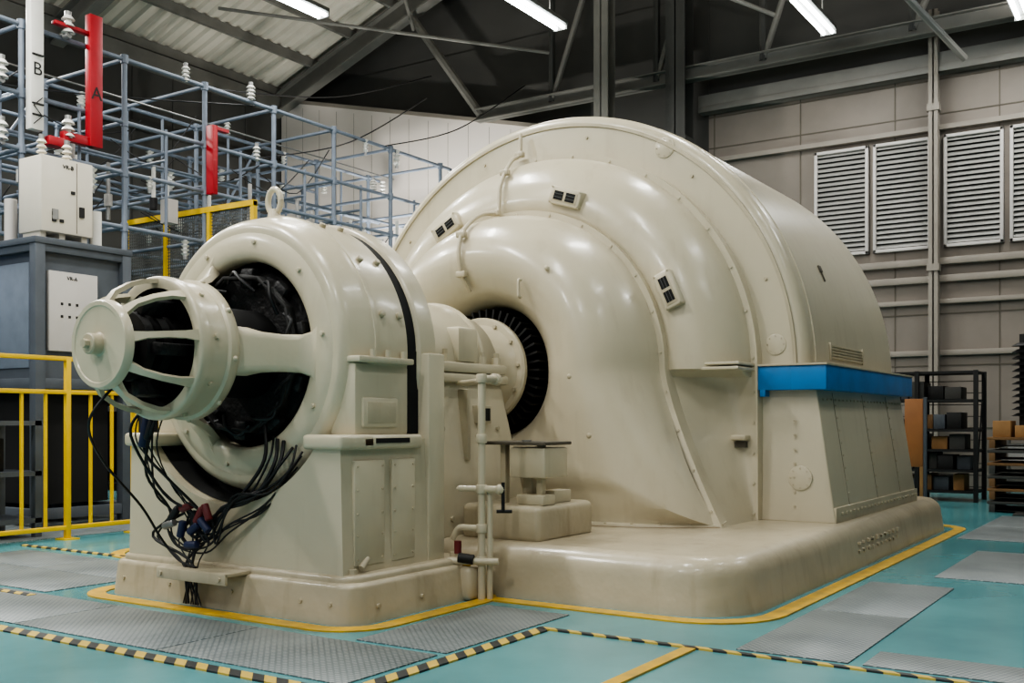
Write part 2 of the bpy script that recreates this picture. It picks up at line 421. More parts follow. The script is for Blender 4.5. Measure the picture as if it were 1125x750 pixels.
g.box(.80,.84,5.25,5.30,.5,.86,PAINT2,.006); g.box(1.06,1.10,5.25,5.30,.5,.86,PAINT2,.006)
g.box(.70,1.16,5.18,5.50,.855,.875,SEAM,.004)
g.box(.90,1.15,5.20,5.47,.66,.84,PAINT,.012); g.box(.93,1.0,5.3,5.4,.50,.70,PAINT2,.01)
g.box(.95,1.14,5.2,5.34,.50,.56,PAINT,.008); g.box(1.0,1.10,5.4,5.6,.50,.575,PAINT,.008)
g.cyl((1.0,5.24,.875),(1.0,5.24,.885),.03,STEEL)
g.done(35,gen)
# ------------------------------------------------ exciter
exc=empty('exciter')
g=B('exciter_plinth')
rbase(g,-.95,.93,3.77,4.86,0,.20,BASEP,.12,.03,.02)
rbase(g,-.92,.90,3.80,4.84,.17,.235,BASEP,.12,.025,.0)
g.box(.60,1.0,4.66,4.885,0,.19,BASEP,.03,seg=3)
for x in (-.8,-.4,.1,.6,.8): g.bolt((x,3.765,.10),(0,-1,0),PAINT2,.012,.012)
for y in (3.95,4.3,4.7): g.bolt((.945,y,.08),(1,0,0),PAINT2,.012,.012)
for x,y in ((.84,3.88),(.84,4.72),(-.84,3.88)): g.cyl((x,y,.23),(x,y,.26),.022,PAINT2,seg=6)
g.cyl((0,4.64,AZ),(0,4.89,AZ),.14,STEEL,seg=32)
g.done(40,exc)
g=B('exciter_pedestal')
Rr=.81; zc=.905; hw=math.sqrt(Rr**2-(AZ-zc)**2); a1=math.atan2(zc-AZ,hw)
pts=[(-.83,.225),(.83,.225),(.81,zc),(hw,zc)]
for k in range(1,40):
    a=a1+(-math.pi-2*a1)*k/40; pts.append((Rr*math.cos(a),AZ+Rr*math.sin(a)))
pts+=[(-hw,zc),(-.81,zc)]
g.poly(pts,3.82,4.50,PAINT)
g.rev([(.806,3.88),(.806,4.05),(.60,4.06)],DARKV,seg=64,a0=math.pi+.62,a1=2*math.pi-.62)  # dark liner paints the shade into the gap below the ring
for sx in (1,-1):
    g.box(sx*.575,sx*.845,3.79,4.05,.855,.93,PAINT,.02,seg=3)
    g.box(sx*.70,sx*.845,3.95,4.44,.853,.928,PAINT,.02,seg=3)
    for (y0,y1) in ((3.90,4.13),(4.19,4.38)):
        g.box(sx*.80,sx*.836,y0,y1,.27,.80,PAINT,.006)
        for z in (.30,.42,.53,.65,.77):
            for y in (y0+.02,y1-.02): g.bolt((sx*.836,y,z),(sx,0,0),PAINT2,.006,.006)
    g.box(sx*.60,sx*.775,3.97,4.40,.92,1.30,PAINT,.02)
    g.box(sx*.76,sx*.788,4.02,4.30,.965,1.12,PAINT,.012)
    g.box(sx*.78,sx*.792,4.045,4.275,.985,1.10,PAINT2,.006)
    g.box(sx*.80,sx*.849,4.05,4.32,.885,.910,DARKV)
    g.box(sx*.70,sx*.765,4.395,4.50,.93,1.38,DARKV)  # black strip carries the gap's painted darkness down the side
    g.box(sx*.55,sx*.84,4.495,4.64,.225,1.37,PAINT,.012)
g.cyl((.83,4.0,.30),(.85,3.93,.26),.016,PAINT2)
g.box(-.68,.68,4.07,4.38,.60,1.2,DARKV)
g.done(40,exc)
g=B('exciter_frame')
g.rev([(.68,3.955)]+cat([(.66,3.93),(.70,3.935),(.735,3.97),(.755,4.03),(.775,4.10)],4)+[(.775,4.39),(.70,4.40)],PAINT,seg=112)
g.rev([(.74,4.385),(.762,4.39),(.762,4.49),(.74,4.50)],DARKV,seg=112)  # black band stands in for the unlit void of the frame gap
g.rev([(.66,4.48),(.775,4.48),(.788,4.49),(.79,4.50),(.79,4.62),(.77,4.64),(.0,4.66)],PAINT,seg=112)
g.rev(cat([(.51,4.02),(.505,3.96),(.52,3.925),(.56,3.91),(.62,3.915),(.66,3.93)],4),PAINT,seg=96)
g.rev([(.77,4.12),(.782,4.125),(.782,4.15),(.77,4.155)],PAINT,seg=96,a0=-.05,a1=math.pi+.05)
for ang,w in ((-2,.095),(128,.11),(232,.11)):
    M=Matrix.Translation((0,0,AZ))@Matrix.Rotation(-math.radians(ang),4,'Y')
    rows=[]
    for (r,y,t,ww) in ((.30,3.56,.12,1.3),(.355,3.62,.11,1.1),(.42,3.76,.10,1.0),(.48,3.86,.08,1.05),(.53,3.90,.08,1.3),(.57,3.912,.07,2.0)):
        W=w*ww; rows.append([tuple(M@Vector(p)) for p in ((r,y+t,-W),(r,y+.03,-W),(r,y+.008,-W+.012),(r,y,-W+.035),(r,y,W-.035),(r,y+.008,W-.012),(r,y+.03,W),(r,y+t,W))])
    g.grid(rows,PAINT,closed=True)
for ang in range(8,360,36):
    a=math.radians(ang); g.cyl((.61*math.cos(a),3.93,AZ+.61*math.sin(a)),(.61*math.cos(a),3.898,AZ+.61*math.sin(a)),.013,PAINT,seg=10,bev=.003)
for ang in (15,40,65,90,115,140):
    for y in (4.2,4.34):
        a=math.radians(ang); d=Vector((math.cos(a),0,math.sin(a)))
        c=Vector((0,y,AZ))+d*.775; g.cyl(c,c+d*.022,.019,PAINT2,seg=10,bev=.004)
for sx in (1,-1):
    g.box(sx*.70,sx*.815,3.96,4.40,1.30,1.332,PAINT,.008)
    for y in (4.08,4.2,4.33): g.cyl((sx*.797,y,1.33),(sx*.797,y,1.37),.016,PAINT,seg=8)
g.cyl((0,4.16,2.12),(0,4.16,2.19),.045,PAINT,r2=.03,seg=20)
g.tube([(0.0+.05*math.cos(t),4.16,2.235+.07*math.sin(t)) for t in [2*math.pi*k/24 for k in range(25)]],.017,PAINT,10)
g.done(40,exc)
g=B('exciter_armature')
g.rev([(.0,3.98),(.44,3.98),(.49,4.05),(.50,4.30),(.70,4.35)],COIL,seg=64)
for k in range(10):
    a=2*math.pi*k/10+.25
    M=Matrix.Translation((0,0,AZ))@Matrix.Rotation(-a,4,'Y')
    g.box(.36,.47,3.92,4.06,-.05,.05,COIL,.02,M)
    g.box(.40,.42,3.88,3.94,-.14,.14,BLACK,.006,M)
    g.tube([tuple(M@Vector(p)) for p in ((.34,3.9,-.1),(.40,3.86,-.03),(.44,3.88,.05),(.38,3.9,.11))],.010,RUB,6,5)
g.tube([(.42*math.cos(t),3.90,AZ+.42*math.sin(t)) for t in [2*math.pi*k/48 for k in range(49)]],.014,BLACK,8)
g.rev([(.24,3.62),(.24,3.98)],BLACK)
g.done(40,exc)
g=B('slip_ring_housing')
g.rev(cat([(.30,3.35),(.345,3.345),(.36,3.36),(.36,3.40)],3)+[(.345,3.41),(.345,3.52),(.36,3.53),(.36,3.575),(.34,3.60),(.24,3.62)],PAINT,seg=80)
g.rev([(.30,3.35),(.30,3.55),(.0,3.56)],DARKV,seg=64)
for k in range(9):
    a=2*math.pi*k/9+.15
    d=Vector((math.cos(a),0,math.sin(a))); t=Vector((-math.sin(a),0,math.cos(a)))
    rows=[]
    for r,y,w in ((.335,3.37,.030),(.325,3.28,.018),(.30,3.20,.015),(.255,3.12,.015),(.19,3.07,.026)):
        c=Vector((0,y,AZ))+d*r; n=(d*.8+Vector((0,-1,0))*.6).normalized()
        rows.append([tuple(c+t*w+n*.012),tuple(c-t*w+n*.012),tuple(c-t*w-n*.012),tuple(c+t*w-n*.012)])
    g.grid(rows,PAINT,closed=True)
    c=Vector((0,3.45,AZ))+d*.345; g.cyl(c,c+d*.014,.014,PAINT,seg=8)
    c=Vector((0,3.555,AZ))+Matrix.Rotation(.3,3,'Y')@d*.36; g.sph(c,.014,PAINT)
g.rev([(0,3.035),(.18,3.035),(.185,3.03),(.205,3.03),(.212,3.04),(.215,3.075),(.19,3.085),(.0,3.09)],PAINT,seg=64)
g.rev([(0,2.975),(.045,2.975),(.05,2.98),(.05,3.03),(.06,3.036)],PAINT2,seg=24)
g.cyl((0,2.95,AZ),(0,2.98,AZ),.022,PAINT2,seg=6)
g.cyl((0,3.09,AZ),(0,3.55,AZ),.10,COIL,seg=24)
for y in (3.18,3.28,3.38): g.cyl((0,y,AZ),(0,y+.05,AZ),.17,BLACK,seg=32)
for k in range(5):
    a=k*1.256+.4; g.box(-.03,.03,3.2,3.4,.17,.25,COIL,.01,Matrix.Translation((0,0,AZ))@Matrix.Rotation(a,4,'Y'))
g.done(40,exc)
g=B('cable_bundle')
random.seed(11)
U=random.uniform
for i in range(8):
    x0=-.30+.03*i+U(-.02,.02); xm=-.25+U(-.12,.25)
    zz=[(x0,3.50,1.06),(x0-.04,3.48+U(-.03,.03),.90+U(-.06,.04)),(xm,3.60+U(-.06,.04),.66+U(-.05,.05)),(xm+U(0,.14),3.70,.50),(xm+U(-.14,.14),3.72,.36),(-.16+U(-.07,.07),3.70,.24),(-.13+.02*i-.08,3.70,.02)]
    g.tube(zz,random.choice((.004,.006,.008)),RUB,8,6)
for i in range(7):
    zz=[(.20+.045*i,3.90+U(0,.03),.96-.02*i+U(-.03,.03)),(.26+.035*i,3.84,.76+U(-.04,.04)),(.16+.03*i,3.79,.62+U(-.03,.03)),(-.02+.03*i+U(-.04,.04),3.74,.48+.02*i),(-.15+.03*i,3.72,.38+U(-.05,.05)),(-.24+.04*i,3.71,.45+U(-.07,.04)),(-.14+U(-.06,.06),3.71,.52)]
    g.tube(zz,random.choice((.006,.008,.010)),RUB,8,6)
g.tube([(.02,3.14,1.20),(-.05,3.02,1.0),(-.2,3.2,.8),(-.30,3.5,.55),(-.34,3.66,.36),(-.25,3.7,.25),(-.1,3.69,.22)],.007,RUB,8,8)
for i in range(4): g.tube([(.40+.03*i,3.88,.64+.06*i),(.30+U(-.03,.03),3.80,.54+U(-.03,.03)),(.10,3.75,.46+U(-.05,.05)),(-.05,3.72,.30+.03*i),(-.24+U(-.05,.05),3.71,.32),(-.33+U(-.04,.04),3.70,.44),(-.2,3.70,.5+U(-.05,.05))],random.choice((.005,.006)),RUB,8,6)
for (x,z,m,an) in ((-.16,.54,REDC,.3),(-.06,.50,REDC,1.0),(-.10,.43,NAVY,.6),(-.20,.42,NAVY,1.3),(0.0,.52,REDC,2.0),(-.12,.34,NAVY,.1),(-.26,.50,RUB,.8),(-.02,.45,NAVY,2.4),(-.30,.44,STEEL,.3)):
    d=Vector((math.cos(an),0,math.sin(an)))*.045; c=Vector((x,3.68,z)); g.cyl(c-d,c+d,.021,m,seg=12,bev=.005)
g.cyl((-.24,3.50,1.04),(-.26,3.48,.86),.026,NAVY,seg=14,bev=.01)
g.cyl((-.17,3.48,1.03),(-.20,3.46,.90),.020,RUB,seg=14,bev=.008)
g.done(60,exc)
g=B('cable_bracket')
g.box(-.34,.20,3.63,3.80,.195,.215,PAINT2,.004); g.box(-.34,.20,3.625,3.645,.155,.213,PAINT2,.004)
for x in (-.3,.16): g.bolt((x,3.625,.185),(0,-1,0),PAINT2,.012,.012)
g.done(35,exc)
g=B('oil_pipework')
PX,PY=1.02,4.74
g.pipe([(PX,PY,0),(PX,PY,1.235),(PX,PY+.14,1.235)],.022,PAINT,.05)
g.pipe([(PX,PY+.14,1.235),(.46,PY+.55,1.235)],.018,PAINT,.05)
g.pipe([(PX+.035,PY+.03,0),(PX+.035,PY+.03,.62),(PX-.14,PY-.02,.62),(PX-.14,PY-.02,.615)],.017,PAINT,.03)
g.pipe([(PX-.16,PY-.1,.22),(PX+.10,PY+.02,.22)],.02,PAINT)
g.pipe([(PX-.02,PY,.40),(PX-.16,PY,.40),(PX-.20,PY,.33)],.018,PAINT,.03)
for z in (.22,.40,.62,.90,1.235): g.cyl((PX,PY,z-.025),(PX,PY,z+.025),.031,PAINT,seg=14,bev=.006)
g.cyl((PX,PY+.12,1.235),(PX-.03,PY+.20,1.235),.034,PAINT,seg=14,bev=.006)
g.cyl((PX-.01,PY,.62),(PX+.12,PY+.02,.62),.02,PAINT)
g.cyl((PX+.13,PY+.02,.5),(PX+.13,PY+.02,.66),.010,BLACK); g.cyl((PX+.10,PY,.50),(PX+.17,PY+.05,.50),.010,BLACK)
g.sph((PX+.11,PY+.02,.62),.030,PAINT)
g.cyl((PX-.12,PY-.06,.26),(PX-.12,PY-.06,.33),.020,REDC); g.cyl((PX-.10,PY-.08,.24),(PX-.02,PY-.05,.23),.028,BLACK)
g.cyl((PX-.14,PY-.03,.2),(PX-.06,PY-.03,.2),.013,YEL)
g.done(40)

# ================================================================== FLOOR
g=B('floor'); g.box(-12.5,10.5,-7,16.5,-.12,0,TEAL); g.done()
g=B('floor_checker_plates')
def plate(x0,x1,y0,y1,h=.006): g.box(x0,x1,y0,y1,0,h,CHK,.002)
def plates(x0,x1,y0,y1,nx,ny):
    for i in range(nx):
        for j in range(ny):
            a=x0+(x1-x0)*i/nx;b=x0+(x1-x0)*(i+1)/nx;c=y0+(y1-y0)*j/ny;d=y0+(y1-y0)*(j+1)/ny
            plate(a+.004,b-.004,c+.004,d-.004)
plates(-1.6,1.65,2.92,3.52,3,1)
plates(-3.2,-1.25,3.56,4.65,2,2)
plates(1.14,1.66,3.56,4.62,1,1)
plates(2.66,3.15,4.32,6.6,1,2)
plates(-3.4,-1.2,5.9,7.4,2,2)
plates(2.95,4.4,7.0,8.6,2,1)
plates(2.66,3.5,9.4,11.9,1,2)
plates(3.2,4.3,4.32,4.62,1,1)
plates(4.0,5.0,4.7,6.8,1,2)
plates(3.6,5.0,9.2,10.6,2,1)
plates(-7,-3.8,3.0,4.4,3,1)
plates(-7,-3.75,4.45,9.0,3,3)
g.done()
g=B('floor_markings')
hz=[.0075]
def ln(x0,x1,y0,y1,m):
    hz[0]+=.0003; g.box(x0,x1,y0,y1,0,hz[0],m)
def ringline(x0,x1,y0,y1,R,w,m,h):
    a=outl(x0,x1,y0,y1,R,0,0); b=outl(x0,x1,y0,y1,R,w,0)
    rows=[[(x,y,0) for x,y in a],[(x,y,h) for x,y in a],[(x,y,h) for x,y in b],[(x,y,0) for x,y in b]]
    g.grid(rows,m,closed=True)
ringline(-1.12,1.10,3.60,4.98,.30,.10,YLINE,.0080)
ringline(-2.60,2.60,4.74,10.62,.45,.10,YLINE,.0084)
ln(-4,1.70,2.79,2.86,HAZ); ln(1.70,1.77,2.79,4.22,HAZ); ln(1.70,5.5,4.23,4.265,HAZ)
ln(2.46,2.52,2.3,4.22,YLINE)
ln(-3.5,-2.0,4.78,4.83,HAZ); ln(-3.5,-1.2,3.42,3.47,HAZ)
ln(-3.0,-1.2,5.5,5.55,HAZ)
g.done()

# ================================================================== ROOM
YB=16.0; XL=-11.8
g=B('wall_back')
g.box(XL,-2.3,YB,YB+.15,0,8.0,WALLD); g.box(-2.3,10,YB,YB+.15,0,6.35,WALLM); g.box(XL,10,YB+.02,YB+.2,6.3,13,WALLD)  # upper and left panels take the shade-darkened wall colour
for i in range(9):
    x=-2.2+i*1.42; g.box(x-.008,x+.008,YB-.008,YB,0,6.3,SEAM)
for z in (.9,1.8,2.55,5.45,5.95): g.box(-2.3,10,YB-.010,YB,z-.008,z+.008,SEAM)
g.done()
g=B('wall_partition')
g.poly([(XL+.05,0.0),(-4.8,0),(-4.8,6.05),(XL+.05,7.72)],YB-.35,YB-.22,WALLL)
for i in range(15):
    x=XL+.2+i*.47; g.box(x-.004,x+.004,YB-.354,YB-.35,0,7.65-(x-XL)*.238,TRIM)
g.poly([(XL+.05,7.72),(-4.8,6.05),(-4.8,6.12),(XL+.05,7.79)],YB-.40,YB-.2,TRIM)
g.done()
g=B('wall_left'); g.box(XL-.15,XL,-7,YB+.15,0,7.75,WALLD)
for i in range(26): y=-6+i*.9; g.box(XL,XL+.015,y-.01,y+.01,0,7.7,STRUCTD)
g.done()
g=B('wall_right'); g.box(10,10.15,-7,YB+.15,0,8.2,WALLD); g.done()
k=1
for (z,h,d,m) in ((3.30,.05,.12,TRIM),(3.05,.05,.10,TRIM),(2.72,.035,.10,TRIM),(1.98,.04,.08,TRIM)):
    g=B('trim_%d'%k); g.box(-2.2,10,YB-d,YB,z-h,z+h,m,.01); g.done(); k+=1
g=B('trim_%d'%k); g.box(-2.4,10,YB-.22,YB,6.0,6.10,STRUCT,.01); g.box(-2.4,10,YB-.20,YB-.17,6.0,6.28,STRUCT); g.box(-2.4,10,YB-.1,YB,5.2,5.27,TRIM); g.done()
def win(n,x0,x1):
    g=B('window_%d'%n); z0,z1=3.50,5.12
    g.box(x0,x1,YB-.02,YB+.0,z0,z1,DARKV)
    f=.045
    for a in ((x0,x0+f,z0,z1),(x1-f,x1,z0,z1),(x0,x1,z0,z0+f),(x0,x1,z1-f,z1)): g.box(a[0],a[1],YB-.09,YB,a[2],a[3],CABL,.005)
    nn=21
    for i in range(nn):
        z=z0+f+.04+(z1-z0-2*f-.06)*i/(nn-1)
        M=Matrix.Translation(((x0+x1)/2,YB-.05,z))@Matrix.Rotation(math.radians(56),4,'X')
        g.box(-(x1-x0)/2+f,(x1-x0)/2-f,-.034,.034,-.003,.003,LOUV,0,M)
    g.done()
win(1,-.54,.27); win(2,.34,1.16); win(3,1.33,2.12); win(4,2.20,3.0); win(5,3.08,3.88)
def hcol(name,x,y,z0,z1,m,w=.16):
    g=B(name); g.box(x-w/2,x+w/2,y-w/2,y-w/2+.015,z0,z1,m); g.box(x-w/2,x+w/2,y+w/2-.015,y+w/2,z0,z1,m); g.box(x-.01,x+.01,y-w/2,y+w/2,z0,z1,m)
    for z in (3.2,5.5): 
        if z1>z: g.box(x-w/2-.02,x+w/2+.02,y-w/2-.02,y+w/2,z-.05,z+.05,m)
    g.done()
hcol('steel_column',1.22,YB-.18,0,6.9,TRIM,.13)
hcol('steel_column',4.8,YB-.18,0,6.9,TRIM,.13)
hcol('steel_column',-2.6,YB-.5,0,7.9,STRUCTD,.34)
hcol('steel_column',-3.7,YB-1.0,0,8.8,STRUCT,.26)
SL=.36; XR=-1.2; ZR=7.7+(XR-XL)*SL
def rz(x): return 7.7+(x-XL)*SL if x<XR else ZR-(x-XR)*SL
g=B('ceiling')
per=.26
y=-7.0; prof=[]
while y<YB+.1:
    for dy,dz in ((0,0),(.09,0),(.13,.06),(.22,.06)): prof.append((y+dy,dz))
    y+=per
for (xa,xb) in ((XL-.3,XR),(XR,10.3)):
    g.grid([[(xa,yy,rz(max(xa,XL-.3))+dz+.22) for yy,dz in prof],[(xb,yy,rz(xb)+dz+.22) for yy,dz in prof]],ROOFM)
    g.grid([[(xa,yy,rz(xa)+.35) for yy in (-7,YB+.1)],[(xb,yy,rz(xb)+.35) for yy in (-7,YB+.1)]],STRUCTD)
g.done(20)
g=B('roof_purlins')
x=XL+.1
while x<9.9:
    z=rz(x); g.box(x-.04,x+.04,-7,YB,z+.06,z+.24,STRUCT); x+=1.05
g.done()
g=B('roof_rafters')
for yy in (0.2,5.3,10.5,15.5):
    for (xa,xb) in ((XL,XR),(XR,10)):
        for (dz0,dz1,w) in ((-.34,-.30,.12),(-.30,.04,.012),(.04,.07,.12)):
            g.hexa([(xa,yy-w,rz(xa)+dz0),(xb,yy-w,rz(xb)+dz0),(xb,yy+w,rz(xb)+dz0),(xa,yy+w,rz(xa)+dz0),(xa,yy-w,rz(xa)+dz1),(xb,yy-w,rz(xb)+dz1),(xb,yy+w,rz(xb)+dz1),(xa,yy+w,rz(xa)+dz1)],STRUCT)
    if yy>12:
        zc=6.45; x0=-6.6
        g.box(x0,10,yy-.1,yy+.1,zc,zc+.02,STRUCT); g.box(x0,10,yy-.012,yy+.012,zc,zc+.2,STRUCT); g.box(x0,10,yy-.1,yy+.1,zc+.2,zc+.22,STRUCT)
        g.cyl((x0+.1,yy,zc+.1),(x0-1.6,yy,rz(x0-1.6)-.2),.08,STRUCT,seg=8)
        for xa in (-5,-3,-1.2,1,3,5,7):
            g.cyl((xa,yy,zc+.1),(xa,yy,rz(xa)-.1),.06,STRUCTD,seg=8)
            g.cyl((xa,yy,zc+.1),(xa+1.5,yy,rz(xa+1.5)-.1),.05,STRUCT,seg=8)
for (a,b,r) in (((-6,10.5,9.2),(-1,15.5,7.2),.035),((.2,11.2,7.6),(1.7,15.4,6.0),.05),((-9.5,12,8.0),(-5,15.5,7.4),.03),((-4.0,9,8.8),(-8,15.4,8.4),.035),((-9,10.5,8.2),(-3,15.5,9.4),.035),((-3,10.5,9.0),(3,15.5,6.8),.035)):
    g.cyl(a,b,r,STRUCT,seg=8)
g.done()
g=B('eave_beam'); g.box(XL,XL+.2,-7,YB,7.45,7.75,STRUCT); g.box(XL,XL+.1,-7,YB,6.3,6.45,STRUCTD); g.done()
TUBE=emis('lamp_tube',(240,250,255),20)
def area(x,y,z,sx,sy,e,rot,par,col=(1,.98,.93)):
    ld=bpy.data.lights.new('lamp_light','AREA'); ld.shape='RECTANGLE'; ld.size=sx; ld.size_y=sy; ld.energy=e; ld.color=col
    lo=bpy.data.objects.new('lamp_light',ld); COL.objects.link(lo); lo.location=(x,y,z); lo.rotation_euler=rot; lo.parent=par
def lamp(x,y,z,L=1.5,pw=120,up=.22,w=1.0):
    g=B('fluorescent_light'); g.box(x-.10*w,x+.10*w,y-L/2,y+L/2,z+.03,z+.09,STRUCT,.01)
    for dx in (-.05*w,.05*w): g.cyl((x+dx,y-L/2+.03,z),(x+dx,y+L/2-.03,z),.022*w,TUBE,seg=10)
    for yy in (y-L/2+.01,y+L/2-.01): g.box(x-.09*w,x+.09*w,yy-.01,yy+.01,z-.03,z+.05,STRUCT)
    for yy in (y-L/2+.3,y+L/2-.3): g.cyl((x,yy,z+.09),(x,yy,rz(x)+.1),.008,STRUCTD,seg=6)
    o=g.done()
    area(x,y,z-.06,.25,L,pw,(0,0,0),o)
    area(x,y,z+.14,.25,L,pw*up,(math.pi,0,0),o)
for (x,y,z) in ((-3.08,11.8,6.5),(.05,13.9,6.45),(2.48,14.3,6.28),(-5.65,9.75,6.55)): lamp(x,y,z,1.5,50,.6,1.2)
for (x,y,p) in ((-5.5,4.5,185),(-2.2,6.2,112),(-5.5,-.5,175),(1.2,8.6,58),(4.8,6.5,22),(-1.8,1.8,170),(1.6,3.2,66),(4.6,0.0,58),(7.2,4.2,18),(1.4,-2.5,140),(-9.2,7,170),(5.5,11,55)): lamp(x,y,6.6,1.6,p,.30)
g=B('added_wall_fill_light')  # added light, hidden behind the exciter, to brighten the partition wall
g.cyl((-7.0,13.0,0),(-7.0,13.0,2.2),.03,STEEL); g.cyl((-7,13,0),(-7,13,.03),.22,STEEL)
g.box(-7.25,-6.75,12.9,13.05,2.2,2.5,BLACK,.02); g.box(-7.22,-6.78,13.05,13.06,2.23,2.47,TUBE)
o=g.done(); area(-7,13.1,2.36,.45,.25,360,(math.radians(122),0,0),o)

# ================================================================== LEFT SIDE
rack=empty('high_voltage_test_frame')
fr=B('pipe_frame')
X0,X1,X2=-6.3,-7.9,-9.5
ys=[4.4,5.4,6.5,7.8,9.0,10.2,11.4,12.7,14.0]
for X in (X0,X1,X2):
    for y in ys:
        fr.cyl((X,y,0),(X,y,5.3),.032,SCAF,seg=10)
        for z in (5.3,4.55,3.95,3.3): fr.cyl((X,y,z-.05),(X,y,z+.05),.045,SCAF,seg=10)
    for z in (5.3,4.55,3.95,3.3):
        fr.cyl((X,ys[0]-.6,z),(X,ys[-1]+.3,z),.027,SCAF,seg=10)
for y in ys:
    for z in (5.3,4.55,3.95,3.3): fr.cyl((X2,y,z),(X0,y,z),.025,SCAF,seg=10)
for y in (7.2,8.4,9.6,10.8,12.0,13.3):
    fr.cyl((X0,y,3.3),(X0,y,4.6),.02,SCAF,seg=8); fr.cyl((X2,y,4.22),(X0,y,4.22),.02,SCAF,seg=8); fr.cyl((X1,y,3.3),(X1,y,5.3),.02,SCAF,seg=8)
for k in range(5):
    x=X0-.5-k*.6; fr.cyl((x,4.0,4.26),(x,14,4.26),.02,SCAF,seg=8)
for (a,b) in ((6.5,7.8),(10.2,11.4)):
    fr.cyl((X1,a,3.3),(X1,b,5.3),.02,SCAF,seg=8)
fr.done(35,rack)
def insul(b,c,d,L=.28,m=WHITE,n=5,r=.05):
    c=Vector(c);d=Vector(d).normalized()
    b.cyl(c,c+d*L,r*.45,m,seg=12)
    for i in range(n): 
        p=c+d*(L*(i+.3)/n); b.cyl(p,p+d*L/n*.5,r,m,r2=r*.6,seg=14)
    b.cyl(c+d*L,c+d*(L+.04),r*.5,STEEL,seg=10)
g=B('porcelain_insulators')
random.seed(5)
for y in ys:
    for X in (X0,X1,X2):
        for z in (5.3,4.55,3.95,3.3):
            if random.random()<.62:
                insul(g,(X,y+random.uniform(.15,.9),z+random.choice((-.025,.025))),(0,0,-1) if random.random()<.72 else (0,0,1),random.choice((.16,.2,.26)),WHITE,4,random.choice((.045,.055,.065)))
for i in range(16):
    y=6.8+i*.45; xx=X0-random.choice((.2,.5,.8)); g.cyl((xx,y,4.25),(xx,y,3.35+random.uniform(0,.4)),.026,random.choice((WHITE,STEEL,CABL)),seg=10)
    g.cyl((xx,y,3.7),(xx,y,3.85),.05,random.choice((WHITE,CABL,BLACK)),seg=12)
    if i%4==0: g.box(X0-.3,X0-.15,y-.05,y+.10,3.5,3.8,random.choice((CABL,RED,CAB)))
g.done(35,rack)
g=B('bus_bars_and_wires')
for i in range(26):
    y=random.uniform(5,13); x=random.uniform(X2,X0-.3); z=random.uniform(3.5,4.9)
    g.tube([(x,y,z),(x+.3,y+.5,z-.25),(x+.5,y+1.0,z+random.uniform(-.2,.5))],.008,RUB,6,5)
for z in (4.75,5.05): g.cyl((X0-.6,4.5,z),(X0-.6,13.5,z),.012,STEEL,seg=8)
for (a,b) in (((-6.4,9,5.3),(-7.5,15.3,7.4)),((-6.3,12.5,5.3),(-5.5,15.4,6.9)),((-6.4,10,4.6),(-6.2,13.5,6.3)),((-9,4.2,5.3),(-6.3,10,5.3))):
    m=[a[i]*.5+b[i]*.5 for i in range(3)]; m[2]-=.25; g.tube([a,tuple(m),b],.010,RUB,6,8)
g.done(35,rack)
g=B('phase_post_red')
g.box(-6.22,-6.12,7.22,7.38,4.12,5.62,RED,.005); g.text('A',(-6.117,7.30,4.72),(0,1,0),(0,0,1),.21,INK)
g.box(-6.22,-6.14,6.9,7.3,4.12,4.22,RED,.005); g.box(-6.22,-6.14,6.8,7.25,5.38,5.42,RED,.005)
g.box(-6.25,-6.12,8.98,9.06,3.9,4.78,RED,.005); g.box(-6.25,-6.18,9.0,9.3,4.75,4.79,RED)
g.done(35,rack)
g=B('phase_post_white')
g.box(-6.22,-6.12,6.50,6.65,4.15,5.95,WHITE,.005); g.text('B',(-6.117,6.575,4.80),(0,1,0),(0,0,1),.20,INK)
for z in (4.3,4.42,4.95): g.box(-6.12,-6.10,6.51,6.64,z,z+.015,INK)
for k in range(3): g.tube([(-6.1,6.52+.1*(k%2),4.2+.1*k),(-6.1,6.62-.1*(k%2),4.3+.1*k)],.006,INK,6)
g.done(35,rack)
g=B('phase_insulators')
for (y,z) in ((6.98,5.36),(6.98,4.2),(6.2,4.0),(6.2,4.65),(5.8,5.0),(5.7,4.0)):
    g.cyl((-6.25,y,z-.06),(-6.15,y,z-.06),.03,STEEL); insul(g,(-6.18,y,z-.05),(0,0,1),.22,WHITE,3,.075)
    g.cyl((-6.3,y,z-.03),(-6.12,y,z-.03),.02,STEEL)
for y in (5.6,6.0): g.box(-6.35,-6.2,y,y+.10,3.28,3.9,BLUEC,.01)
g.box(-6.25,-6.1,6.7,6.9,4.02,4.12,RED,.01)
g.done(35,rack)
g=B('guard_rail_mesh')
for x in (-7.9,-7.05,-6.2,-5.4): g.box(x-.03,x+.03,8.97,9.03,2.6,3.72,YEL)
g.box(-7.93,-5.37,8.965,9.035,3.665,3.735,YEL)
g.box(-7.93,-5.37,8.98,9.02,2.6,2.65,YEL)
for i in range(64): x=-7.9+i*.039; g.box(x-.004,x+.004,8.995,9.005,2.65,3.66,MESHM)
for i in range(26): z=2.66+i*.04; g.box(-7.9,-5.4,8.993,9.003,z-.004,z+.004,MESHM)
for x in (-7.9,-5.4): g.box(x-.04,x+.04,8.96,9.04,0,2.6,SCAF)
g.done(35,rack)
g=B('meter_cabinet'); g.box(-6.9,-6.35,4.6,5.3,0,2.9,CAB,.01); g.box(-6.36,-6.28,4.75,5.2,2.2,2.8,BLUEC,.01); g.box(-6.85,-6.4,4.7,5.25,2.9,3.25,CABL,.01); g.done(35,rack)
g=B('electrical_cabinet')
cx0,cx1,cy0,cy1=-5.9,-4.7,5.68,6.62
for x in (cx0,cx1):
    for y in (cy0,cy1): g.box(x-.05,x+.05,y-.05,y+.05,0,2.68,CAB,.005)
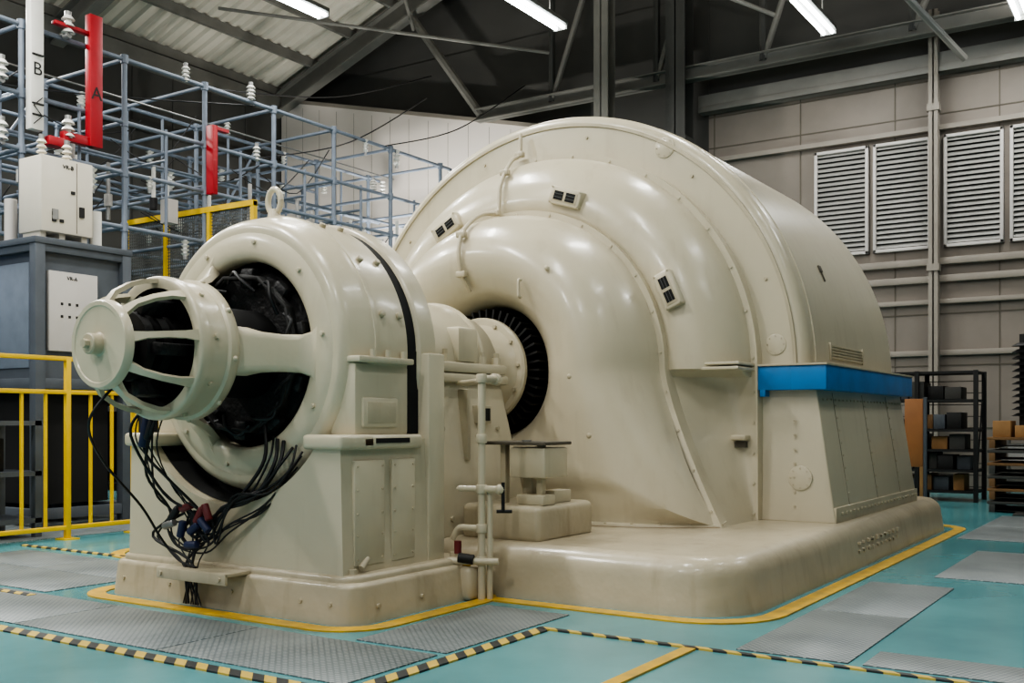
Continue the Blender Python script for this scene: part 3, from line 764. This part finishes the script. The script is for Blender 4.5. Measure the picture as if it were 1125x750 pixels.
for z in (.12,1.35,2.64):
    for y in (cy0,cy1): g.box(cx0,cx1,y-.04,y+.04,z-.05,z+.05,CAB,.004)
    for x in (cx0,cx1): g.box(x-.04,x+.04,cy0,cy1,z-.05,z+.05,CAB,.004)
g.box(cx0+.02,cx1-.02,cy0+.02,cy1-.02,1.40,2.62,CAB)
g.box(cx0+.15,cx1-.15,cy0+.005,cy0+.03,1.5,2.5,SCAF,.01)
g.box(cx0-.06,cx1+.06,cy0-.06,cy1+.06,2.66,2.72,CAB,.005)
g.box(cx0+.1,cx1-.12,cy0+.1,cy1-.1,.2,1.3,DARKV)
g.box(cx1-.03,cx1+.03,5.78,6.30,1.66,2.42,CABL,.008)
g.text('VR-A',(cx1+.033,6.02,2.36),(0,1,0),(0,0,1),.05,INK)
g.box(cx1+.025,cx1+.04,6.2,6.25,1.86,2.06,INK)
for z in (2.1,1.98): 
    for dy in range(3): g.box(cx1+.028,cx1+.034,5.9+dy*.08,5.925+dy*.08,z,z+.025,INK)
cabo=g.done()
g=B('control_box')
g.box(-5.12,-4.75,5.75,6.30,2.80,3.52,CREAMBOX,.01)
g.text('VR-B',(-4.745,6.03,3.44),(0,1,0),(0,0,1),.055,INK)
g.box(-4.76,-4.735,6.15,6.20,2.98,3.08,INK); g.box(-4.76,-4.735,5.86,5.92,2.92,3.02,STEEL); g.box(-4.76,-4.742,6.12,6.124,2.82,3.5,TRIM)
for (dy,dz) in ((.1,.06),(.1,.12),(.18,.06),(.30,.35)): g.box(-4.76,-4.738,5.76+dy,5.80+dy,2.84+dz,2.87+dz,INK)
for y in (5.80,6.0,6.24): g.box(-5.08,-4.8,y-.03,y+.03,2.72,2.80,CREAMBOX)
for y in (5.88,6.15): insul(g,(-4.95,y,3.52),(0,0,1),.20,CREAMBOX,4,.05)
g.cyl((-4.9,6.44,2.72),(-4.9,6.44,3.1),.055,WHITE,seg=14)
g.cyl((-5.5,5.9,2.72),(-5.5,5.9,3.2),.06,CABL,seg=14); g.box(-5.7,-5.3,6.1,6.5,2.72,3.1,CAB,.01)
g.done(35,cabo)
g=B('electrical_cabinet')
for x in (-6.0,-4.75):
    for y in (6.9,7.9): g.box(x-.04,x+.04,y-.04,y+.04,0,2.1,CAB)
for z in (.3,1.2,2.1):
    for y in (6.9,7.9): g.box(-6,-4.75,y-.03,y+.03,z-.04,z+.04,CAB)
    for x in (-6.0,-4.75): g.box(x-.03,x+.03,6.9,7.9,z-.04,z+.04,CAB)
g.box(-5.9,-4.9,7.0,7.8,1.25,2.05,CAB); g.box(-5.8,-5.0,7.05,7.75,.35,1.1,DARKV)
g.done()
g=B('yellow_safety_fence')
FX=-3.6
for z in (1.52,1.24,.10): g.box(FX-.020,FX+.020,1.6,5.95,z-.018,z+.018,YEL,.004)
y=1.7
while y<5.95:
    g.box(FX-.011,FX+.011,y-.011,y+.011,.1,1.24,YEL); y+=.21
for y in (1.7,2.95,4.2,5.26,5.93):
    g.box(FX-.022,FX+.022,y-.022,y+.022,0,1.53,YEL,.004); g.box(FX-.07,FX+.07,y-.07,y+.07,0,.012,YEL)
g.done()
g=B('yellow_safety_fence')
for z in (1.24,.10): g.box(-3.55,-2.75,5.93,5.98,z-.02,z+.02,YEL,.004)
for i in range(6): x=-3.4+i*.12; g.box(x-.012,x+.012,5.94,5.965,.1,1.24,YEL)
g.box(-2.77,-2.71,5.92,5.98,0,1.26,YEL)
g.done()
g=B('switchgear_rack')
for x in (-4.5,-3.95):
    for y in (3.6,5.2): g.box(x-.03,x+.03,y-.03,y+.03,0,1.0,CAB)
for z in (.15,.55,.98):
    g.box(-4.53,-3.92,3.57,5.23,z-.02,z+.02,CAB)
g.box(-4.45,-4.1,3.8,4.4,.17,.5,CAB,.01); g.box(-4.45,-4.1,4.5,5.0,.57,.85,BLACK,.01); g.cyl((-4.2,4.0,.57),(-4.2,4.0,.9),.12,BLACK)
g.done()

# ================================================================== RIGHT SIDE
g=B('storage_rack')
rx0,rx1,ry0,ry1=.75,2.12,13.7,14.3
for x in (rx0,(rx0+rx1)/2,rx1):
    for y in (ry0,ry1): g.box(x-.025,x+.025,y-.025,y+.025,0,1.62,BLACK)
for z in (.12,.38,.63,.88,1.25,1.6): g.box(rx0,rx1,ry0,ry1,z-.015,z+.015,BLACK)
g.tube([(rx1,ry0,.12),(rx1,ry1,1.6)],.01,BLACK,6)
for k in range(10): g.box(rx0,rx1,ry1+.01,ry1+.015,.15+k*.15,.16+k*.15,BLACK)
random.seed(3)
for z in (.135,.395,.645,.9,1.27):
    x=rx0+.06
    while x<rx1-.2:
        w=random.uniform(.08,.2); h=random.uniform(.12,.22); m=random.choice((WOOD,STRUCTD,STRUCTD,BLACK,BLACK,CAB,CAB,CARD))
        g.box(x,x+w,ry0+.05+random.uniform(0,.1),ry1-.1,z,z+h,m,.005); x+=w+random.uniform(.01,.05)
g.done()
g=B('wooden_board'); g.box(1.45,1.66,12.96,12.99,.45,1.26,ORNG,.005,None); g.box(1.47,1.51,12.96,13.02,0,.46,CARD); g.box(1.62,1.66,12.96,13.02,0,.46,CARD); g.box(1.665,1.70,12.95,13.0,0,1.28,CAB); g.done()
g=B('storage_rack')
for x in (2.3,2.75):
    for y in (14.6,15.1): g.box(x-.02,x+.02,y-.02,y+.02,0,.8,STEEL)
for z in (.1,.45,.78): g.box(2.3,2.75,14.6,15.1,z-.012,z+.012,STEEL)
g.box(2.35,2.6,14.65,15,.46,.7,CABL); g.box(2.35,2.7,14.65,15,.11,.3,STRUCT)
g.done()
g=B('wooden_pallet_stack')
for k in range(6):
    z=k*.14
    for i in range(5): g.box(2.45,3.4,12.35+i*.18,12.48+i*.18,z+.09,z+.12,WOOD if k%2 else STRUCTD,.003)
    for x in (2.47,2.9,3.33): g.box(x,x+.06,12.35,13.2,z,z+.09,WOOD if k%3 else STRUCTD,.003)
    g.box(2.5,3.35,12.36,13.2,z+.02,z+.022,STRUCTD)
g.box(2.5,2.68,12.4,12.8,.82,1.0,CARD,.005)
g.box(2.72,3.3,12.4,13.1,.82,.95,CARD,.005)
pal=g.done()
g=B('black_bushing')
g.cyl((2.78,12.6,.95),(2.78,12.6,1.95),.04,BLACK,seg=12)
for i in range(12): z=1.05+i*.07; g.cyl((2.78,12.6,z),(2.78,12.6,z+.035),.12,BLACK,r2=.06,seg=20)
g.done(35,pal)
g=B('floor_mat'); g.box(2.75,5.5,12.0,12.3,0,.02,STRUCTD); g.done()

# ================================================================== WORLD / CAMERA
w=bpy.data.worlds.new('World'); S.world=w; w.use_nodes=True
bg=w.node_tree.nodes['Background']; bg.inputs[0].default_value=(.98,.98,1,1); bg.inputs[1].default_value=.34
cam=bpy.data.cameras.new('camera'); co=bpy.data.objects.new('camera',cam); COL.objects.link(co)
co.location=(4.33,0,1.0); co.rotation_euler=(math.radians(90),0,math.radians(33.25))
cam.lens=36.48; cam.sensor_width=36; cam.shift_y=87/1125; cam.clip_start=.05; cam.clip_end=200
S.camera=co
S.view_settings.view_transform='AgX'
try: S.view_settings.look='AgX - Medium High Contrast'
except Exception as e: print(e)
S.view_settings.exposure=0.42
